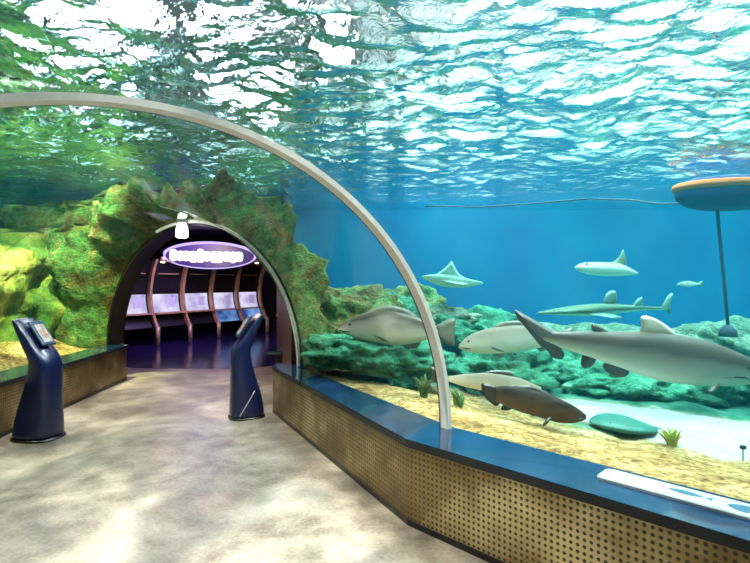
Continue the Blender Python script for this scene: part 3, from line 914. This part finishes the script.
M['sh1'] = fishmat('grey_shark_skin', (.085, .066, .047), (.70, .60, .48), -.80, .30, .22, 4)
M['shp'] = plain('pale_shark_fin', (.62, .50, .39), .55, 0, .2, 8)
M['sh1f'] = plain('grey_shark_fin', (.055, .042, .03), .55, 0, .35, 8)
fish('sand_tiger_shark', 'large grey brown shark with pale belly swimming right above the teal rocks', 'shark', 5.5,
     [(774, 374, 377), (764, 366, 381), (752, 359, 384), (740, 353, 385), (720, 345, 386), (700, 339, 385), (680, 335, 384), (660, 332, 381), (640, 331, 375), (620, 332, 368),
      (600, 331, 361), (580, 331, 354), (565, 332, 349), (552, 332, 345), (542, 334, 341)],
     [M['sh1'], M['sh1f'], M['shp']], .62,
     [[(562, 333), (550, 329), (535, 320), (513, 308), (517, 318), (530, 333), (540, 346), (547, 350), (552, 358), (562, 360), (565, 355), (560, 346)],
      [(614, 335), (600, 326), (592, 323), (591, 327), (594, 335)],
      ('pale', [(682, 339), (668, 326), (656, 318.5), (645, 315), (640, 317), (641, 326), (639, 336)]),
      [(598, 357), (593, 366), (584, 369), (580, 364), (583, 352)],
      [(630, 368), (628, 376), (618, 378), (606, 372), (602, 366), (606, 360)]],
     [[(712, 380, 14), (702, 381, 16), (684, 384, 34), (688, 385, 36), (698, 384, 26)]], (741, 367, 1.6), 0,
     mouth=[(716, 376), (728, 375.5), (738, 376), (746, 379)])
M['sw'] = fishmat('green_grey_skin', (.09, .16, .10), (.88, .90, .82), -.55, -.2, .12, 7)
M['swf'] = plain('green_grey_fin', (.16, .28, .22), .55, 0, .3, 8)
fish('shovelnose_ray', 'slender green grey shovelnose ray with two back fins swimming above the big shark', 'ray', 8.0,
     [(538, 312, 314), (556, 308.5, 315), (575, 305.5, 316), (595, 303.5, 316), (612, 303.5, 314), (630, 305, 312), (650, 306.5, 310), (667, 307, 310)],
     [M['sw'], M['swf']], 1, [[(602, 305), (605, 295), (610, 290.5), (617, 291), (617, 305)], [(631, 307), (637, 299), (643, 296), (643, 307)],
     [(660, 309), (665, 300), (669, 294), (674, 292.5), (671, 300), (670, 309), (671, 314), (665, 311)]],
     [[(575, 312, 6), (592, 315, 26), (604, 317.5, 24), (620, 317, 10), (606, 312, 4)]], (552, 310, .9), 0,
     wfun=lambda f: 14*math.sin(math.pi*min(1, f*1.5+.06))**1 if f < .45 else max(1.6, 10*(1-(f-.45)/.45)))
M['pale'] = fishmat('pale_skin', (.36, .36, .24), (.95, .90, .80), .2, .9, .15, 6)
M['palef'] = plain('olive_fin', (.30, .36, .22), .55, 0, .3, 8)
fish('shovelnose_ray', 'pale short bodied ray with one raised fin high in the blue water', 'ray', 9.0,
     [(575, 266.5, 268), (580, 263.5, 272), (588, 262, 274.5), (605, 262, 276), (620, 263.5, 276), (630, 268, 275.5), (638, 272.5, 274)],
     [M['pale'], M['palef']], 1.1, [[(606, 264), (615, 261), (620, 256), (623, 248), (626, 258), (627, 268)]], (), (585, 264.5, 1.2))
fish('eagle_ray', 'pale ray with a raised wing just right of the arch ring', 'ray', 8.0,
     [(422, 276, 278), (430, 274.5, 282), (440, 274, 286), (452, 275, 287.5), (464, 277.5, 287.5), (474, 280, 286), (483, 282, 283.5)],
     [M['pale2'] if 'pale2' in M else M.setdefault('pale2', fishmat('teal_pale_skin', (.18, .36, .28), (.90, .88, .76), -.6, .4, .15, 6)), M.setdefault('pale2f', plain('teal_wing', (.30, .52, .44), .5, 0, .2, 6))],
     1.0, [[(432, 277), (441, 271), (447, 266), (452, 260.5), (455, 267), (459, 274), (470, 281), (450, 285)]],
     [[(440, 280, 6), (446, 283, 30), (456, 285, 34), (470, 284, 8)]], (428, 277, .8))
fish('silver_fish', 'small white fish far off in the blue to the right of the rays', 'fish', 9.5,
     [(677, 284, 285), (682, 281.5, 286), (689, 280.5, 287), (695, 282, 286), (699, 283.5, 285)], [M['pale'], M['palef']], .4, [[(696, 284), (703, 280), (701, 284.5), (703, 288)]], (), (681, 283.5, .5))
M['gr'] = fishmat('grey_fish_skin', (.075, .062, .04), (.76, .68, .56), -.45, .75, .45, 6)
M['grf'] = plain('grey_fish_fin', (.16, .16, .12), .55, 0, .3, 8)
fish('grouper', 'blunt grey fish facing left partly behind the arch ring', 'fish', 5.6,
     [(338, 328, 331), (345, 322, 334), (355, 316, 338), (370, 311.5, 342), (388, 310, 344.5), (405, 313, 345), (420, 318.5, 342), (432, 324, 338), (438, 326, 336)],
     [M['gr'], M['grf']], .5, [[(436, 326), (448, 319), (456, 318), (454, 333), (455, 347), (446, 344), (436, 336)], [(362, 315), (375, 307), (390, 305), (408, 309), (424, 321), (400, 318)],
     [(400, 343), (408, 350), (418, 348), (422, 340)]], [[(372, 332, 8), (384, 336, 14), (392, 341, 15), (382, 340, 10)]], (350, 324, 1.3), mouth=[(339, 330), (345, 331.5), (350, 331.5)])
M['pf'] = fishmat('cream_fish_skin', (.26, .20, .14), (.90, .77, .63), -.1, 1.1, .35, 6)
M['pff'] = plain('dusky_fin', (.20, .18, .14), .55, 0, .3, 8)
fish('grouper', 'pale cream blunt fish facing left behind the tail of the big shark', 'fish', 6.2,
     [(459, 345, 348), (464, 339, 351), (474, 333, 353), (490, 328, 354), (510, 325, 353), (530, 325, 350), (545, 330, 346.5), (556, 334, 344)],
     [M['pf'], M['pff']], .5, [[(553, 335), (565, 329), (574, 327), (571, 339), (574, 352), (564, 349), (553, 344)], [(494, 352), (497, 358), (504, 357), (506, 351)], [(535, 347), (540, 352), (547, 350), (547, 345)],
     [(488, 330), (500, 322), (520, 320), (538, 328), (515, 330)]], [[(486, 344, 10), (496, 346, 17), (502, 350, 18), (492, 349, 12)]], (468, 341, 1.2), mouth=[(460, 347), (466, 348.5), (471, 348)])
fish('snapper', 'slim pale fish with a dark tail facing right behind the dark brown fish', 'fish', 5.2,
     [(541, 387, 390), (533, 383.5, 393), (520, 378, 395), (505, 374.5, 394.5), (487, 372.5, 391.5), (465, 374, 387), (450, 376, 382), (443, 377, 381)],
     [M['pf'], M.setdefault('darkfin', plain('dark_fin', (.05, .045, .03), .5, 0, .3, 8))], .5,
     [[(447, 377), (437, 369), (430, 365.5), (431, 374), (429, 383), (438, 382), (447, 381)], [(468, 386), (472, 391), (480, 391), (484, 388)], [(480, 374), (490, 370), (510, 371), (516, 377), (500, 377)]], (), (531, 386, 1.0))
M['bf'] = fishmat('dark_brown_fish_skin', (.008, .005, .003), (.20, .115, .055), -1.3, .9, .9, 13, .7)
M['bff'] = plain('dark_brown_fin', (.018, .013, .008), .5, 0, .4, 14)
fish('cod', 'dark brown mottled fish facing right and resting low over the gravel', 'fish', 4.45,
     [(586, 415, 419), (580, 409.5, 422), (570, 403.5, 423.5), (557, 397.5, 422.5), (540, 391, 417.5), (520, 386.5, 412), (505, 385.5, 406), (495, 386.5, 401)],
     [M['bf'], M['bff']], .62, [[(502, 387.5), (490, 384), (481, 382.5), (482, 391), (487, 400), (496, 407), (502, 402)], [(505, 389), (516, 385), (532, 385.5), (552, 394), (560, 402), (530, 396)],
     [(503, 404), (500, 410), (508, 411), (516, 407)]],
     [[(548, 412, 12), (544, 416, 17), (536, 422, 19), (538, 418, 15)]], (578, 413, 1.1), mouth=[(585, 417.5), (579, 417.5), (573, 418.5)])
M['tr'] = fishmat('teal_ray_skin', (.03, .15, .115), (.2, .36, .28), -.8, -.2, .3, 7)
sr = fish('stingray', 'flat teal ray lying on the white sand at the edge of the gravel', 'ray', 4.7,
     [(591, 422, 424), (600, 419, 427), (615, 417.5, 428.5), (630, 418.5, 429), (642, 422, 429.5), (654, 426.5, 430), (668, 430, 431.5)],
     [M['tr'], M['tr']], 1, wfun=lambda f: 32*math.sin(math.pi*min(1, f*1.15+.02))**.7 if f < .83 else 2.0, eye=(604, 419.5, .9))

sr.location.z = ground(sr.location.x, sr.location.y)+.035
# ------------------------------------------------------------------ buoy and ropes
bc = at(728, 193, 7.7)
by = empty('float_buoy', bc); tag(by, 'blue float with an orange upper band riding at the water surface', 'buoy')
m = MB(); rg = []
for k in range(13):
    a = -math.pi/2+math.pi*k/12*.80
    rg.append([Vector((.78*math.cos(a)**.6*math.cos(t*math.pi/18), .5*math.cos(a)**.6*math.sin(t*math.pi/18), .26*math.sin(a))) if math.cos(a) > 1e-6 else Vector((0, 0, -.26)) for t in range(36)])
m.rings(rg); m.build('hull', M['buoy_blue'], by, True)
m = MB(); rg = []
for k in range(9):
    a = 2*math.pi*k/8
    rg.append([Vector(((.765+.05*math.cos(a))*math.cos(t*math.pi/18), (.49+.05*math.cos(a))*math.sin(t*math.pi/18), .08+.065*math.sin(a))) for t in range(36)])
m.rings(rg, cap=False); m.build('orange_band', M['orange'], by, True)
def rel(px, py, Y_): return at(px, py, Y_)-bc
m = MB(); m.tube([rel(717, 208, 7.7), rel(720, 240, 7.7), rel(724, 280, 7.7), rel(728, 326, 7.7)], .025, 8); m.build('anchor_rope', M['rope'], by, True)
m = MB(); c_ = rel(728, 330, 7.7); m.tube([c_+Vector((0, 0, .08)), c_, c_-Vector((0, 0, .1))], [.05, .12, .13], 12); m.build('anchor_weight', M['rope'], by, True)
m = MB(); pts = []
for px, py, Y_ in ((425, 206, 10.5), (480, 207, 10.3), (540, 203, 10.0), (590, 198.5, 9.6), (630, 200, 8.7), (660, 204, 8.2), (682, 203, 7.7)):
    pts.append(at(px, py, Y_))
fine = []
for i in range(len(pts)-1):
    for k in range(4): fine.append(pts[i].lerp(pts[i+1], k/4))
fine.append(pts[-1]); m.tube(fine, .016, 6)
o = m.build('float_rope', M['rope'], None, True); tag(o, 'dark rope trailing just below the water surface from the blue float', 'rope')

# ------------------------------------------------------------------ lights
def area(name, loc, size, power, color, target=None, sizey=None, spread=None):
    l = bpy.data.lights.new(name, 'AREA'); l.energy = power; l.color = color; l.size = size
    if sizey: l.shape = 'RECTANGLE'; l.size_y = sizey
    if spread: l.spread = spread
    o = bpy.data.objects.new(name, l); COL.objects.link(o); o.location = loc
    if target is not None: o.rotation_euler = (Vector(target)-Vector(loc)).to_track_quat('-Z', 'Y').to_euler()
    return o
def spot(name, loc, target, power, color, deg, blend=.5, r=.1, gobo=None):
    l = bpy.data.lights.new(name, 'SPOT'); l.energy = power; l.color = color; l.spot_size = math.radians(deg); l.spot_blend = blend; l.shadow_soft_size = r
    o = bpy.data.objects.new(name, l); COL.objects.link(o); o.location = loc
    o.rotation_euler = (Vector(target)-Vector(loc)).to_track_quat('-Z', 'Y').to_euler()
    if gobo:      # noise put into the beam stands in for dapple from the water ripples
        l.use_nodes = True; t = l.node_tree
        e = next(n for n in t.nodes if n.type == 'EMISSION')
        tc = t.nodes.new('ShaderNodeTexCoord'); nz = t.nodes.new('ShaderNodeTexNoise'); rp = t.nodes.new('ShaderNodeMapRange')
        mp = t.nodes.new('ShaderNodeMapping'); mp.inputs['Scale'].default_value = gobo[1]
        nz.inputs['Scale'].default_value = gobo[0]; nz.inputs['Detail'].default_value = 3; nz.inputs['Distortion'].default_value = .8
        rp.inputs['From Min'].default_value = .46; rp.inputs['From Max'].default_value = .59; rp.inputs['To Min'].default_value = .02; rp.inputs['To Max'].default_value = 2.1
        t.links.new(tc.outputs['Normal'], mp.inputs['Vector']); t.links.new(mp.outputs['Vector'], nz.inputs['Vector'])
        t.links.new(nz.outputs['Fac'], rp.inputs['Value']); t.links.new(rp.outputs['Result'], e.inputs['Strength'])
    return o
for x, y in ((1.2, 9.6), (3.0, 4.5), (3.5, 8.5), (7.5, 4.0), (8, 9), (11.5, 7)):
    area('tank_lamp', (x, y, 6.6), 2.2, 560, (.92, 1, 1), (x, y, 0), None, math.radians(115))
area('rock_lamp', (-4.9, 5.8, 6.0), 1.2, 520, (1, .95, .6), (-5.2, 6.2, 0))
area('rock_lamp', (-7.3, 7.0, 5.8), .8, 260, (1, .95, .7), (-8.2, 7.4, 2.0))  # added to brighten the green wall behind the left rock
area('rock_lamp', (-6.0, 2.0, 6.0), 1.0, 160, (.9, 1, .8), (-5.5, 2.4, 0))
spot('rock_spot', (-4.2, 5.4, 6.2), (-4.85, 8.0, 1.5), 9500, (1, .93, .42), 34, .8, .15)
spot('tunnel_lamp', (-1.2, 2.8, 6.2), (-1.6, 4.2, 0), 2500, (1, .86, .74), 75, .6, .06, (9.0, (1, .55, 1)))
spot('tunnel_lamp', (.8, -1.5, 6.2), (-.2, 1.6, 0), 800, (1, .86, .78), 80, .6, .06, (7.0, (1, .55, 1)))
spot('ring_lamp', (1.6, -2.6, 6.0), (-.2, 3.0, 1.9), 1500, (1, .95, .9), 34, .8, .15)  # added spot to whiten the arch ring, not a lamp of the place
spot('sand_lamp', (2.4, 2.4, 6.2), (1.9, 3.3, .3), 1250, (1, .85, .66), 50, .7, .2)
spot('ledge_lamp', (-.6, 1.0, 6.2), (.9, 2.6, .4), 1500, (1, .88, .70), 38, .8, .15)  # added light for bright patches on the right brass front
spot('ledge_lamp', (-1.6, 6.0, 6.0), (-3.9, 6.4, .3), 1500, (1, .85, .62), 30, .8, .15)  # extra light put in to brighten the left ledge front
area('hall_lamp', (-4.2, 12.0, 2.9), 1.2, 55, (.50, .32, 1), (-4.6, 12.2, 0))
area('hall_lamp', (-2.9, 10.6, 2.6), .5, 32, (1, .72, .48), (-4.6, 14.0, 1.4))  # added warm light so the ribs come out lighter
area('hall_lamp', (-3.6, 8.6, 2.6), .4, 22, (1, .62, .42), (-1.5, 8.0, 1.2))  # added warm light to lift the brown right wall

w = bpy.data.worlds.new('world'); SC.world = w; w.use_nodes = True
bg = w.node_tree.nodes['Background']; bg.inputs[0].default_value = (.75, .85, .9, 1); bg.inputs[1].default_value = .03

for x, y, z, sx, sy, p in ((-5.6, 10.5, 5.6, 1.6, .35, 60), (-3.6, 11, 5.2, .35, 1.4, 60), (-4.6, 9, 6.2, .3, 1.4, 60), (-2.4, 10.2, 6.0, 1.4, .3, 60), (-1.0, 10.8, 5.4, .3, 1.2, 50), (-7.2, 10.5, 5.0, .3, 1.3, 50), (-2.9, 11.4, 4.3, 1.2, .25, 40), (-6.4, 11.4, 4.4, .9, .25, 40)):
    area('truss_lamp', (x, y, z), sx, p, (.92, .88, 1) if x < -5 else (.97, .97, 1), (x*.2, 0, 2.5), sy)
for x, y, sx, sy, p in ((-2.2, 3.2, .5, 1.6, 22), (-.4, 4.6, .4, 1.2, 22), (-3.2, 5.6, .5, 1.4, 30), (.2, 2.4, .4, 1.0, 18), (-1.2, 6.2, 1.2, .4, 30)):
    area('truss_lamp', (x, y, 6.3), sx, p, (1, .97, .95), (x, y, 0), sy)
for x, y, p in ((3, 7, 400), (7, 4, 400), (8.5, 9, 430), (4, 1, 300)):
    area('upper_lamp', (x, y, 4.6), 2.0, p, (.95, 1, 1), (x+.5, y+1, 8))  # added uplights, put in to whiten the upper walls and ceiling
# ------------------------------------------------------------------ camera
cam = bpy.data.cameras.new('camera'); cam.sensor_width = 36; cam.lens = 36*F/750; cam.clip_start = .05
co = bpy.data.objects.new('camera', cam); COL.objects.link(co); co.location = (0, 0, EYE); co.rotation_euler = (math.pi/2, 0, 0)
SC.camera = co
SC.view_settings.view_transform = 'Standard'; SC.view_settings.look = 'None'; SC.view_settings.gamma = 1; SC.view_settings.exposure = .7
SC.view_settings.use_curve_mapping = False
SC.cycles.transparent_max_bounces = 32; SC.cycles.max_bounces = 10; SC.cycles.volume_bounces = 1
SC.cycles.use_denoising = True; SC.cycles.caustics_reflective = False; SC.cycles.caustics_refractive = False
SC.cycles.sample_clamp_indirect = 6
